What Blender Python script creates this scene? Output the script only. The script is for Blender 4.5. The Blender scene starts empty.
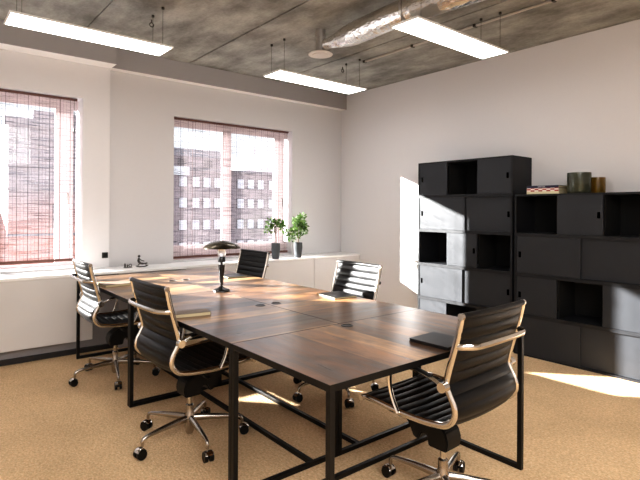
import bpy, bmesh, math, random
from math import sin, cos, pi, radians
from mathutils import Vector, Matrix, Euler

scene = bpy.context.scene
COL = scene.collection
RND = random.Random(7)

# ------------------------------------------------------------------ materials
def new_mat(name):
    m = bpy.data.materials.new(name)
    m.use_nodes = True
    nt = m.node_tree
    b = nt.nodes['Principled BSDF']
    return m, nt, b

def N(nt, t, **kw):
    n = nt.nodes.new(t)
    for k, v in kw.items():
        if k.startswith('i_'):
            n.inputs[k[2:].replace('_', ' ')].default_value = v
        else:
            setattr(n, k, v)
    return n

def rgb(r, g, b):
    f = lambda c: (c/255/12.92) if c/255 <= .04045 else ((c/255+.055)/1.055)**2.4
    return (f(r), f(g), f(b), 1)

def plain(name, col, rough=.5, metal=0, spec=.5, bump=0, bscale=60, var=0, **kw):
    m, nt, b = new_mat(name)
    b.inputs['Base Color'].default_value = col
    b.inputs['Roughness'].default_value = rough
    b.inputs['Metallic'].default_value = metal
    b.inputs['Specular IOR Level'].default_value = spec
    for k, v in kw.items():
        b.inputs[k.replace('_', ' ')].default_value = v
    tc = N(nt, 'ShaderNodeTexCoord')
    no = N(nt, 'ShaderNodeTexNoise', i_Scale=bscale, i_Detail=3.0)
    nt.links.new(tc.outputs['Object'], no.inputs['Vector'])
    if bump:
        bp = N(nt, 'ShaderNodeBump', i_Strength=bump, i_Distance=.003)
        nt.links.new(no.outputs['Fac'], bp.inputs['Height'])
        nt.links.new(bp.outputs['Normal'], b.inputs['Normal'])
    if var:
        mx = N(nt, 'ShaderNodeMix', data_type='RGBA')
        mx.inputs[6].default_value = tuple(c*(1-var) for c in col[:3])+(1,)
        mx.inputs[7].default_value = tuple(min(1, c*(1+var)) for c in col[:3])+(1,)
        nt.links.new(no.outputs['Fac'], mx.inputs[0])
        nt.links.new(mx.outputs[2], b.inputs['Base Color'])
    return m

def ramp(nt, stops, src, interp='LINEAR'):
    r = N(nt, 'ShaderNodeValToRGB')
    r.color_ramp.interpolation = interp
    e = r.color_ramp.elements
    e[0].position, e[0].color = stops[0]
    e[1].position, e[1].color = stops[-1]
    for p, c in stops[1:-1]:
        x = e.new(p); x.color = c
    nt.links.new(src, r.inputs['Fac'])
    return r

def mapped(nt, scale, coord='Object', rot=(0, 0, 0)):
    tc = N(nt, 'ShaderNodeTexCoord')
    mp = N(nt, 'ShaderNodeMapping')
    mp.inputs['Scale'].default_value = scale
    mp.inputs['Rotation'].default_value = rot
    nt.links.new(tc.outputs[coord], mp.inputs['Vector'])
    return mp.outputs['Vector']

def mix(nt, fac, a, b, blend='MIX'):
    m = N(nt, 'ShaderNodeMix', data_type='RGBA', blend_type=blend)
    for i, s in ((0, fac), (6, a), (7, b)):
        if hasattr(s, 'is_linked') or isinstance(s, bpy.types.NodeSocket):
            nt.links.new(s, m.inputs[i])
        else:
            m.inputs[i].default_value = s
    return m.outputs[2]

M = {}
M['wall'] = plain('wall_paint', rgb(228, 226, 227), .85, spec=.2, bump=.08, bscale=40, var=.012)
M['wall_shaded'] = plain('wall_paint_shaded', rgb(214, 212, 213), .85, spec=.2, bump=.08, bscale=40, var=.012)  # greyer copy of the wall paint, dimmer light past the jog painted in
M['soffit'] = plain('soffit_paint_lit', rgb(250, 248, 246), .85, spec=.2)  # beam undersides, light bounced off the ledge painted in as brighter white
M['beam'] = plain('beam_paint_shaded', rgb(172, 170, 171), .85, spec=.2, bump=.08, bscale=40, var=.012)  # beam faces, shade above the lights painted in as darker grey
M['white'] = plain('white_lacquer', rgb(218, 214, 212), .45, spec=.4)
M['ledge'] = plain('white_ledge', rgb(250, 249, 248), .35, spec=.5)
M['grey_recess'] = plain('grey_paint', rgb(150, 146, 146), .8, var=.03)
M['dark_trim'] = plain('dark_skirting', rgb(40, 37, 36), .6)
M['steel'] = plain('black_steel', rgb(12, 11, 11), .45, metal=.0, spec=.3, bump=.05, bscale=200)
M['chrome'] = plain('polished_chrome', (.62, .585, .54, 1), .09, metal=1.0)
M['satin'] = plain('satin_aluminium', (.40, .36, .32, 1), .24, metal=1.0)
M['rubber'] = plain('black_plastic', rgb(7, 7, 8), .45, spec=.3)
M['leather'] = plain('black_leather', rgb(6, 6, 7), .42, spec=.32, bump=.25, bscale=260)
M['pot'] = plain('grey_stoneware', rgb(74, 78, 82), .75, bump=.3, bscale=50, var=.15)
M['soil'] = plain('soil', rgb(45, 33, 25), .95, bump=.8, bscale=90)
M['bark'] = plain('bark', rgb(120, 100, 80), .9, bump=.5, bscale=60, var=.2)
M['socket'] = plain('dark_switch_plastic', rgb(42, 40, 40), .4)
M['pewter'] = plain('dark_pewter', rgb(70, 66, 64), .45, metal=.6, var=.2)
M['frame_white'] = plain('window_frame_paint', rgb(212, 197, 199), .5)
M['cable'] = plain('steel_cable', rgb(70, 66, 62), .5, metal=.6)
M['grommet'] = plain('grommet_black', rgb(22, 20, 20), .4)
M['page'] = plain('book_pages', rgb(206, 192, 156), .8, bump=.2, bscale=300)
M['navy'] = plain('navy_cover', rgb(36, 34, 58), .5)
M['cream'] = plain('cream_cover', rgb(224, 214, 176), .6)
M['black_cover'] = plain('black_cover', rgb(30, 28, 29), .45, bump=.1, bscale=200)
M['beige_cover'] = plain('beige_cover', rgb(128, 112, 98), .6)
M['silver_print'] = plain('pale_print', rgb(200, 198, 205), .5)
M['fixture'] = plain('white_fixture', rgb(244, 243, 242), .5)
M['vent_white'] = plain('vent_white', rgb(214, 208, 202), .5)
M['galv'] = plain('galvanised_steel', (.48, .46, .44, 1), .38, metal=.9, bump=.1, bscale=30, var=.15)
M['pipe'] = plain('painted_conduit', rgb(196, 190, 184), .6)

# carpet
m, nt, b = new_mat('sisal_carpet')
v = mapped(nt, (1, 1, 1))
n1 = N(nt, 'ShaderNodeTexNoise', i_Scale=75.0, i_Detail=4.0, i_Roughness=.75); nt.links.new(v, n1.inputs['Vector'])
n2 = N(nt, 'ShaderNodeTexNoise', i_Scale=2.2, i_Detail=3.0); nt.links.new(v, n2.inputs['Vector'])
vo = N(nt, 'ShaderNodeTexVoronoi', i_Scale=95.0); nt.links.new(mapped(nt, (1, .55, 1), rot=(0, 0, .12)), vo.inputs['Vector'])
r1 = ramp(nt, [(.30, rgb(214, 178, 138)), (.5, rgb(244, 210, 168)), (.72, rgb(255, 234, 198))], n1.outputs['Fac'])
r2 = ramp(nt, [(.3, (.86, .85, .84, 1)), (.7, (1.0, 1.0, 1.0, 1))], n2.outputs['Fac'])
c = mix(nt, 1.0, r1.outputs['Color'], r2.outputs['Color'], 'MULTIPLY')
r3 = ramp(nt, [(0, (1.06, 1.05, 1.03, 1)), (.7, (.72, .68, .62, 1))], vo.outputs['Distance'])
c = mix(nt, .55, c, r3.outputs['Color'], 'MULTIPLY')
nt.links.new(c, b.inputs['Base Color'])
b.inputs['Roughness'].default_value = .95
b.inputs['Specular IOR Level'].default_value = .1
bp = N(nt, 'ShaderNodeBump', i_Strength=.7, i_Distance=.006)
nt.links.new(vo.outputs['Distance'], bp.inputs['Height']); nt.links.new(bp.outputs['Normal'], b.inputs['Normal'])
M['carpet'] = m

# board-marked concrete
m, nt, b = new_mat('board_marked_concrete')
n1 = N(nt, 'ShaderNodeTexNoise', i_Scale=1.6, i_Detail=7.0, i_Roughness=.62); nt.links.new(mapped(nt, (1.7, 1.0, 1)), n1.inputs['Vector'])
n2 = N(nt, 'ShaderNodeTexNoise', i_Scale=3.0, i_Detail=6.0, i_Roughness=.7); nt.links.new(mapped(nt, (5, 1.1, 1)), n2.inputs['Vector'])
n3 = N(nt, 'ShaderNodeTexNoise', i_Scale=34.0, i_Detail=4.0); nt.links.new(mapped(nt, (1, 1, 1)), n3.inputs['Vector'])
r1 = ramp(nt, [(.34, rgb(120, 119, 114)), (.5, rgb(156, 155, 149)), (.68, rgb(188, 187, 180))], n1.outputs['Fac'])
r2 = ramp(nt, [(.33, (.72, .70, .68, 1)), (.62, (1.08, 1.08, 1.07, 1))], n2.outputs['Fac'])
c = mix(nt, .55, r1.outputs['Color'], r2.outputs['Color'], 'MULTIPLY')
r3 = ramp(nt, [(.35, (.84, .84, .84, 1)), (.62, (1.05, 1.05, 1.05, 1))], n3.outputs['Fac'])
c = mix(nt, .6, c, r3.outputs['Color'], 'MULTIPLY')
nt.links.new(c, b.inputs['Base Color'])
b.inputs['Roughness'].default_value = .85
bp = N(nt, 'ShaderNodeBump', i_Strength=.35, i_Distance=.01)
nt.links.new(n2.outputs['Fac'], bp.inputs['Height']); nt.links.new(bp.outputs['Normal'], b.inputs['Normal'])
M['concrete'] = m

# wood tabletop: strips run across the desk (local Y), random tone per strip along local X
def wood_mat(name, seed, tint=(1, 1, 1, 1)):
    m, nt, b = new_mat(name)
    tc = N(nt, 'ShaderNodeTexCoord')
    sx = N(nt, 'ShaderNodeSeparateXYZ'); nt.links.new(tc.outputs['Object'], sx.inputs[0])
    ad = N(nt, 'ShaderNodeMath', operation='MULTIPLY_ADD'); ad.inputs[1].default_value = 6.9; ad.inputs[2].default_value = seed*3.37+40
    nt.links.new(sx.outputs['X'], ad.inputs[0])
    fl = N(nt, 'ShaderNodeMath', operation='FLOOR'); nt.links.new(ad.outputs[0], fl.inputs[0])
    wn = N(nt, 'ShaderNodeTexWhiteNoise', noise_dimensions='1D'); nt.links.new(fl.outputs[0], wn.inputs['W'])
    rt = ramp(nt, [(0, rgb(74, 50, 34)), (.3, rgb(112, 80, 54)), (.6, rgb(150, 108, 72)), (.85, rgb(192, 146, 98)), (1, rgb(108, 82, 62))], wn.outputs['Value'])
    # grain
    cb = N(nt, 'ShaderNodeCombineXYZ')
    mx_ = N(nt, 'ShaderNodeMath', operation='MULTIPLY'); mx_.inputs[1].default_value = 26; nt.links.new(sx.outputs['X'], mx_.inputs[0])
    my_ = N(nt, 'ShaderNodeMath', operation='MULTIPLY'); my_.inputs[1].default_value = 2.2; nt.links.new(sx.outputs['Y'], my_.inputs[0])
    mz_ = N(nt, 'ShaderNodeMath', operation='MULTIPLY'); mz_.inputs[1].default_value = 7.7; nt.links.new(fl.outputs[0], mz_.inputs[0])
    nt.links.new(mx_.outputs[0], cb.inputs['X']); nt.links.new(my_.outputs[0], cb.inputs['Y']); nt.links.new(mz_.outputs[0], cb.inputs['Z'])
    g = N(nt, 'ShaderNodeTexNoise', i_Scale=1.0, i_Detail=8.0, i_Roughness=.75, i_Distortion=.6); nt.links.new(cb.outputs[0], g.inputs['Vector'])
    rg = ramp(nt, [(.32, (.36, .33, .31, 1)), (.5, (.95, .95, .95, 1)), (.68, (1.4, 1.36, 1.3, 1))], g.outputs['Fac'])
    c = mix(nt, .85, rt.outputs['Color'], rg.outputs['Color'], 'MULTIPLY')
    big = N(nt, 'ShaderNodeTexNoise', i_Scale=3.6, i_Detail=5.0, i_Distortion=.8); nt.links.new(mapped(nt, (2.4, 1.1, 1)), big.inputs['Vector'])
    rb = ramp(nt, [(.38, (.58, .56, .55, 1)), (.62, (1.25, 1.22, 1.16, 1))], big.outputs['Fac'])
    c = mix(nt, .8, c, rb.outputs['Color'], 'MULTIPLY')
    c = mix(nt, 1.0, c, tint, 'MULTIPLY')
    nt.links.new(c, b.inputs['Base Color'])
    rr = ramp(nt, [(.3, (.26,)*3+(1,)), (.7, (.44,)*3+(1,))], g.outputs['Fac'])
    nt.links.new(rr.outputs['Color'], b.inputs['Roughness'])
    b.inputs['Specular IOR Level'].default_value = .42
    b.inputs['Coat Weight'].default_value = .30
    b.inputs['Coat Roughness'].default_value = .26
    bp = N(nt, 'ShaderNodeBump', i_Strength=.35, i_Distance=.002)
    nt.links.new(g.outputs['Fac'], bp.inputs['Height']); nt.links.new(bp.outputs['Normal'], b.inputs['Normal'])
    return m
M['wood1'] = wood_mat('walnut_strips_warm', 1.3)
M['wood2'] = wood_mat('walnut_strips_cool_sheen', 5.1, (.92, .98, 1.08, 1))  # cool tint paints in some of the window reflection
M['wood3'] = wood_mat('walnut_strips_cooler_sheen', 9.6, (.82, .94, 1.14, 1))  # far desks, stronger cool tint for the painted-in window sheen

# cabinet lacquer
M['cab'] = plain('charcoal_lacquer', rgb(33, 34, 37), .50, spec=.3, bump=.03, bscale=30, var=.04)
M['cabdoor'] = plain('charcoal_door', rgb(46, 48, 52), .46, spec=.34, bump=.03, bscale=30, var=.04)
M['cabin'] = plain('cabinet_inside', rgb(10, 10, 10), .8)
M['handle'] = plain('recessed_handle_black', rgb(0, 0, 0), .9, spec=.0)

# foil duct
m, nt, b = new_mat('crinkled_foil')
b.inputs['Metallic'].default_value = 1; b.inputs['Roughness'].default_value = .24
b.inputs['Base Color'].default_value = (.78, .76, .73, 1)
vv = N(nt, 'ShaderNodeTexVoronoi', i_Scale=60.0); nt.links.new(mapped(nt, (1, .35, 1)), vv.inputs['Vector'])
nn = N(nt, 'ShaderNodeTexNoise', i_Scale=30.0, i_Detail=5.0); nt.links.new(mapped(nt, (1, 1, 1)), nn.inputs['Vector'])
a_ = N(nt, 'ShaderNodeMath', operation='ADD'); nt.links.new(vv.outputs['Distance'], a_.inputs[0]); nt.links.new(nn.outputs['Fac'], a_.inputs[1])
bp = N(nt, 'ShaderNodeBump', i_Strength=.55, i_Distance=.004)
nt.links.new(a_.outputs[0], bp.inputs['Height']); nt.links.new(bp.outputs['Normal'], b.inputs['Normal'])
M['foil'] = m

# lamp shade metal
M['bronze'] = plain('dark_bronze', (.075, .062, .045, 1), .22, metal=.85, var=.1)
M['lampblack'] = plain('lamp_black', rgb(18, 17, 17), .25, spec=.6)

def glass_mat(name, col, rough=.05, trans=1.0, ior=1.45):
    m, nt, b = new_mat(name)
    b.inputs['Base Color'].default_value = col
    b.inputs['Roughness'].default_value = rough
    b.inputs['Transmission Weight'].default_value = trans
    b.inputs['IOR'].default_value = ior
    no = N(nt, 'ShaderNodeTexNoise', i_Scale=8.0)
    bp = N(nt, 'ShaderNodeBump', i_Strength=.02); nt.links.new(no.outputs['Fac'], bp.inputs['Height'])
    nt.links.new(bp.outputs['Normal'], b.inputs['Normal'])
    return m
M['smoke_glass'] = glass_mat('smoky_green_glass', rgb(120, 124, 104), .12, .8)
M['amber_glass'] = glass_mat('amber_glass', rgb(176, 142, 62), .12, .8)
M['bulb'] = glass_mat('frosted_bulb_glass', (1, .98, .95, 1), .3)
# window pane: thin clear sheet that lets the sun through
m, nt, b = new_mat('window_glass')
tr = N(nt, 'ShaderNodeBsdfTransparent'); tr.inputs['Color'].default_value = (.97, .98, .98, 1)
gl = N(nt, 'ShaderNodeBsdfGlossy', i_Roughness=.02)
no = N(nt, 'ShaderNodeTexNoise', i_Scale=2.0)
rr = ramp(nt, [(0, (.03,)*3+(1,)), (1, (.06,)*3+(1,))], no.outputs['Fac'])
ms = N(nt, 'ShaderNodeMixShader'); nt.links.new(rr.outputs['Color'], ms.inputs[0])
nt.links.new(tr.outputs[0], ms.inputs[1]); nt.links.new(gl.outputs[0], ms.inputs[2])
nt.links.new(ms.outputs[0], nt.nodes['Material Output'].inputs['Surface'])
M['pane'] = m

# woven reed blind: procedural openings between reeds, vertical threads
def blind_mat(name, thread_pitch):
    m, nt, b = new_mat(name)
    tc = N(nt, 'ShaderNodeTexCoord')
    sx = N(nt, 'ShaderNodeSeparateXYZ'); nt.links.new(tc.outputs['Object'], sx.inputs[0])
    def f(op, a, b_=None, c_=None):
        n = N(nt, 'ShaderNodeMath', operation=op)
        for i, s in enumerate((a, b_, c_)):
            if s is None: continue
            if isinstance(s, bpy.types.NodeSocket): nt.links.new(s, n.inputs[i])
            else: n.inputs[i].default_value = s
        return n.outputs[0]
    # slightly uneven reeds
    wob = N(nt, 'ShaderNodeTexNoise', i_Scale=1.0, i_Detail=3.0)
    nt.links.new(mapped(nt, (2.2, 1, 40)), wob.inputs['Vector'])
    wob2 = N(nt, 'ShaderNodeTexNoise', i_Scale=1.0, i_Detail=2.0)
    nt.links.new(mapped(nt, (5.0, 1, 95)), wob2.inputs['Vector'])
    z = sx.outputs['Z']
    reed = f('PINGPONG', f('MULTIPLY', z, 1/.0075), .5)           # 7.5 mm reed pitch
    reed = f('GREATER_THAN', reed, .27)
    dens = f('ADD', f('MULTIPLY', wob.outputs['Fac'], 1.1), f('MULTIPLY', wob2.outputs['Fac'], .9))
    bandn = N(nt, 'ShaderNodeValToRGB'); nt.links.new(dens, bandn.inputs['Fac'])
    e = bandn.color_ramp.elements
    e[0].position = .84; e[0].color = (0, 0, 0, 1); e[1].position = 1.2 if False else 1.0; e[1].color = (1, 1, 1, 1)
    band = bandn.outputs['Color']
    t1 = f('LESS_THAN', f('PINGPONG', f('MULTIPLY', sx.outputs['X'], 1/thread_pitch), .5), .026)
    t2 = f('LESS_THAN', f('PINGPONG', f('MULTIPLY', sx.outputs['X'], 3.02/thread_pitch), .5), .05)
    cover = f('MAXIMUM', f('MULTIPLY', reed, f('MULTIPLY_ADD', band, .45, .20)), f('MULTIPLY', t2, .32))
    cover = f('MAXIMUM', cover, f('MULTIPLY', t1, .65))
    wob3 = N(nt, 'ShaderNodeTexNoise', i_Scale=1.0, i_Detail=2.0)
    nt.links.new(mapped(nt, (3.0, 1, 130)), wob3.inputs['Vector'])
    dark = f('GREATER_THAN', wob3.outputs['Fac'], .60)
    cover = f('MAXIMUM', cover, f('MULTIPLY', dark, .50))
    tr = N(nt, 'ShaderNodeBsdfTransparent')
    df = N(nt, 'ShaderNodeBsdfDiffuse'); tl = N(nt, 'ShaderNodeBsdfTranslucent')
    col = ramp(nt, [(0, rgb(200, 188, 191)), (1, rgb(62, 57, 61))], f('MAXIMUM', f('MULTIPLY', dark, .85), f('MAXIMUM', t1, f('MULTIPLY', t2, .7))))
    nt.links.new(col.outputs['Color'], df.inputs['Color'])
    nt.links.new(col.outputs['Color'], tl.inputs['Color'])
    m1 = N(nt, 'ShaderNodeMixShader'); m1.inputs[0].default_value = .16
    nt.links.new(df.outputs[0], m1.inputs[1]); nt.links.new(tl.outputs[0], m1.inputs[2])
    m2 = N(nt, 'ShaderNodeMixShader'); nt.links.new(cover, m2.inputs[0])
    nt.links.new(tr.outputs[0], m2.inputs[1]); nt.links.new(m1.outputs[0], m2.inputs[2])
    nt.links.new(m2.outputs[0], nt.nodes['Material Output'].inputs['Surface'])
    return m
M['blind'] = blind_mat('woven_reed_blind', .094)
M['blindrail'] = plain('dark_wood_rail', rgb(92, 56, 46), .6, bump=.2, bscale=60, var=.2)

# facades
def brick_mat(name, c1, c2, mortar, scale=3.0, low=None, split=0.0):
    m, nt, b = new_mat(name)
    v = mapped(nt, (1, 1, 1), rot=(pi/2, 0, 0))
    br = N(nt, 'ShaderNodeTexBrick', i_Scale=scale)
    br.inputs['Color1'].default_value = c1; br.inputs['Color2'].default_value = c2; br.inputs['Mortar'].default_value = mortar
    nt.links.new(v, br.inputs['Vector'])
    no = N(nt, 'ShaderNodeTexNoise', i_Scale=.5, i_Detail=4.0); nt.links.new(mapped(nt, (1, 1, 2)), no.inputs['Vector'])
    rr = ramp(nt, [(.35, (.78, .78, .8, 1)), (.65, (1.15, 1.12, 1.1, 1))], no.outputs['Fac'])
    c = mix(nt, 1.0, br.outputs['Color'], rr.outputs['Color'], 'MULTIPLY')
    if low:
        tc = N(nt, 'ShaderNodeTexCoord'); s = N(nt, 'ShaderNodeSeparateXYZ'); nt.links.new(tc.outputs['Object'], s.inputs[0])
        mr = N(nt, 'ShaderNodeMapRange'); mr.inputs['From Min'].default_value = split+1.2; mr.inputs['From Max'].default_value = split-1.2
        nt.links.new(s.outputs['Z'], mr.inputs['Value'])
        c = mix(nt, mr.outputs['Result'], c, low)
    nt.links.new(c, b.inputs['Base Color']); b.inputs['Roughness'].default_value = .9
    return m
M['facade_grey'] = brick_mat('pale_mauve_brick', rgb(148, 134, 142), rgb(122, 114, 122), rgb(164, 156, 162), 2.0)
M['facade_left'] = brick_mat('grey_stone_courses', rgb(134, 130, 140), rgb(110, 106, 116), rgb(156, 152, 160), 1.5, rgb(192, 128, 114), 1.2)
M['street'] = plain('grey_slush_street', rgb(120, 120, 126), .9, var=.1)
M['snow'] = plain('snow', rgb(238, 238, 242), .8, var=.03)
M['roof'] = plain('slate_roof', rgb(112, 110, 120), .8, var=.1)
M['win_out'] = plain('white_window_blind', rgb(240, 238, 246), .5, var=.03)
M['win_dark'] = plain('dim_glass', rgb(70, 68, 78), .2)

# leaves
m, nt, b = new_mat('fresh_leaf')
oi = N(nt, 'ShaderNodeTexNoise', i_Scale=45.0, i_Detail=2.0); nt.links.new(mapped(nt, (1, 1, 1)), oi.inputs['Vector'])
rr = ramp(nt, [(.3, rgb(40, 70, 34)), (.5, rgb(84, 118, 56)), (.68, rgb(140, 165, 92))], oi.outputs['Fac'])
nt.links.new(rr.outputs['Color'], b.inputs['Base Color']); b.inputs['Roughness'].default_value = .5
tl = N(nt, 'ShaderNodeBsdfTranslucent'); nt.links.new(rr.outputs['Color'], tl.inputs['Color'])
ms = N(nt, 'ShaderNodeMixShader'); ms.inputs[0].default_value = .35
nt.links.new(b.outputs[0], ms.inputs[1]); nt.links.new(tl.outputs[0], ms.inputs[2])
nt.links.new(ms.outputs[0], nt.nodes['Material Output'].inputs['Surface'])
M['leaf'] = m

# patterned spine
m, nt, b = new_mat('red_white_patterned_spine')
ck = N(nt, 'ShaderNodeTexChecker', i_Scale=1.0)
ck.inputs['Color1'].default_value = rgb(238, 222, 210); ck.inputs['Color2'].default_value = rgb(168, 60, 58)
nt.links.new(mapped(nt, (40, 26, 75)), ck.inputs['Vector'])
nt.links.new(ck.outputs['Color'], b.inputs['Base Color'])
M['pattern'] = m

# LED diffuser
m, nt, b = new_mat('led_diffuser')
b.inputs['Base Color'].default_value = (1, 1, 1, 1)
b.inputs['Emission Color'].default_value = (1.0, .985, .965, 1)
b.inputs['Emission Strength'].default_value = 5.0
M['led'] = m

# ------------------------------------------------------------------ mesh helpers
def box(bm, x0, x1, y0, y1, z0, z1, bev=0):
    r = bmesh.ops.create_cube(bm, size=1)
    vs = r['verts']
    for v in vs:
        v.co = Vector(((x0+x1)/2+v.co.x*(x1-x0), (y0+y1)/2+v.co.y*(y1-y0), (z0+z1)/2+v.co.z*(z1-z0)))
    if bev:
        es = {e for v in vs for e in v.link_edges}
        bmesh.ops.bevel(bm, geom=list(es), offset=bev, segments=2, affect='EDGES', profile=.5)
    return bm

def frames(pts):
    pts = [Vector(p) for p in pts]
    T = []
    for i in range(len(pts)):
        a = pts[max(0, i-1)]; c = pts[min(len(pts)-1, i+1)]
        T.append((c-a).normalized())
    up = Vector((0, 0, 1)) if abs(T[0].z) < .9 else Vector((1, 0, 0))
    out = []
    nrm = (up - T[0]*up.dot(T[0])).normalized()
    for t in T:
        nrm = (nrm - t*nrm.dot(t)).normalized()
        out.append((t, nrm, t.cross(nrm)))
    return pts, out

def tube(bm, pts, r, seg=10, ry=None, fixed=None):
    """swept ellipse; r may be a list; ry = second half-axis; fixed = constant side axis"""
    pts, fr = frames(pts)
    rings = []
    for i, (p, (t, n, s)) in enumerate(zip(pts, fr)):
        rr = r[i] if isinstance(r, (list, tuple)) else r
        r2 = rr if ry is None else (ry[i] if isinstance(ry, (list, tuple)) else ry)
        if fixed is not None:
            s = Vector(fixed); n = s.cross(t).normalized()
        rings.append([bm.verts.new(p + s*(rr*cos(2*pi*k/seg)) + n*(r2*sin(2*pi*k/seg))) for k in range(seg)])
    for a, c in zip(rings, rings[1:]):
        for k in range(seg):
            bm.faces.new((a[k], a[(k+1) % seg], c[(k+1) % seg], c[k]))
    bm.faces.new(rings[0][::-1]); bm.faces.new(rings[-1])
    return bm

def lathe(bm, prof, seg=24, c=(0, 0), axis='z', cap=True):
    rings = []
    for r, z in prof:
        rings.append([bm.verts.new((c[0]+r*cos(2*pi*k/seg), c[1]+r*sin(2*pi*k/seg), z)) for k in range(seg)])
    for a, b_ in zip(rings, rings[1:]):
        for k in range(seg):
            bm.faces.new((a[k], a[(k+1) % seg], b_[(k+1) % seg], b_[k]))
    if cap:
        bm.faces.new(rings[0][::-1]); bm.faces.new(rings[-1])
    return bm

def catmull(pts, n=6):
    P = [Vector(p) for p in pts]
    out = []
    for i in range(len(P)-1):
        p0 = P[max(0, i-1)]; p1 = P[i]; p2 = P[i+1]; p3 = P[min(len(P)-1, i+2)]
        for k in range(n):
            t = k/n
            out.append(.5*((2*p1)+(p2-p0)*t+(2*p0-5*p1+4*p2-p3)*t*t+(3*p1-p0-3*p2+p3)*t**3))
    out.append(P[-1])
    return out

def obj(name, bm, mat, parent=None, smooth=False, loc=(0, 0, 0), rz=0):
    bmesh.ops.recalc_face_normals(bm, faces=bm.faces)
    me = bpy.data.meshes.new(name)
    bm.to_mesh(me); bm.free()
    if smooth:
        me.shade_smooth()
        try: me.set_sharp_from_angle(angle=radians(38))
        except Exception: pass
    me.materials.append(mat if not isinstance(mat, str) else M[mat])
    o = bpy.data.objects.new(name, me)
    COL.objects.link(o)
    o.location = loc; o.rotation_euler = (0, 0, rz)
    if parent: o.parent = parent
    return o

def tag(o, label=None, cat=None, group=None, kind=None):
    if label: o['label'] = label
    if cat: o['category'] = cat
    if group: o['group'] = group
    if kind: o['kind'] = kind
    return o

def thing(name, label, cat, loc=(0, 0, 0), rz=0, group=None):
    o = bpy.data.objects.new(name, None); COL.objects.link(o)
    o.empty_display_size = .1
    o.location = loc; o.rotation_euler = (0, 0, rz)
    return tag(o, label, cat, group)

def struct(name, bm, mat, label=None, smooth=False):
    o = obj(name, bm, mat, None, smooth)
    return tag(o, label, None, None, 'structure')

def copy_tree(o, parent=None):
    c = o.copy(); COL.objects.link(c)
    if parent: c.parent = parent
    for ch in list(o.children):
        copy_tree(ch, c)
    return c

B = bmesh.new

# ------------------------------------------------------------------ room shell
XW = 4.95            # right wall
XL = -1.6            # left wall
YB = 5.56            # window wall (recessed, right part)
YL = 5.49            # window wall, left part
YR = -3.2            # wall behind the photographer
ZC = 3.09
XJ = 1.61            # jog between the two parts

bm = B(); box(bm, XL-.3, XW+.3, YR-.3, YB+.3, -.12, 0)
struct('floor', bm, 'carpet', 'tan woven sisal carpet floor')

bm = B()
seams = [-1.19, .03, 1.25, 2.475, 3.70, 4.92]
edges = [XL-.3]+seams+[XW+.3]
for a, c in zip(edges, edges[1:]):
    box(bm, a+.010, c-.010, YR-.3, YB+.3, ZC, ZC+.16)
box(bm, XL-.3, XW+.3, YR-.3, YB+.3, ZC+.012, ZC+.2)
struct('ceiling', bm, 'concrete', 'board-marked grey concrete ceiling with seams')

bm = B(); box(bm, XW, XW+.25, YR-.25, YB+.4, 0, ZC)
struct('wall_right', bm, 'wall', 'plain warm white wall behind the charcoal cabinets')
bm = B(); box(bm, XL-.25, XL, YR-.25, YB+.4, 0, ZC)
struct('wall_left', bm, 'wall')
bm = B(); box(bm, XL-.25, XW+.25, YR-.25, YR, 0, ZC)
struct('wall_front', bm, 'wall')

# window wall with two openings
W1 = (-.37, 1.345, .80, 2.525)
W2 = (2.345, 4.045, .79, 2.478)
YO = 5.765
def wall_piece(bm, x0, x1, y0, w):
    wx0, wx1, wz0, wz1 = w
    box(bm, x0, wx0, y0, YO, 0, ZC)
    box(bm, wx1, x1, y0, YO, 0, ZC)
    box(bm, wx0, wx1, y0, YO, 0, wz0)
    box(bm, wx0, wx1, y0, YO, wz1, ZC)
bm = B()
wall_piece(bm, XL, XJ, YL, W1)
nf = len(bm.faces)
wall_piece(bm, XJ, XW, YB, W2)
bm.faces.ensure_lookup_table()
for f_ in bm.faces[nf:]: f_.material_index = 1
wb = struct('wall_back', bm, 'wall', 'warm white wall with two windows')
wb.data.materials.append(M['wall_shaded'])
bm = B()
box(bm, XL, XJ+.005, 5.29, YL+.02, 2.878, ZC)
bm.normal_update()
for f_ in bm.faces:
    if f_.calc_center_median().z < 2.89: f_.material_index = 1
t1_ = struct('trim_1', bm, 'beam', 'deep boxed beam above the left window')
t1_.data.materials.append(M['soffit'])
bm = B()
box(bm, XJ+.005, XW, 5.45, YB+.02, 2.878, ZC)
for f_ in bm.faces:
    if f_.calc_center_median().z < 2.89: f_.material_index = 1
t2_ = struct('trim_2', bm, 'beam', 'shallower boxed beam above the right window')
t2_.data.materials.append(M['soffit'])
# grey recess below the left ledge with black skirting
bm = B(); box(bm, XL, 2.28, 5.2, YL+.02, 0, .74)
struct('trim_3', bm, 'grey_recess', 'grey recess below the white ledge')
bm = B(); box(bm, XL, 2.28, 5.165, 5.2, 0, .045)
struct('baseboard_back', bm, 'dark_trim', 'black skirting under the radiator cover')

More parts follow.
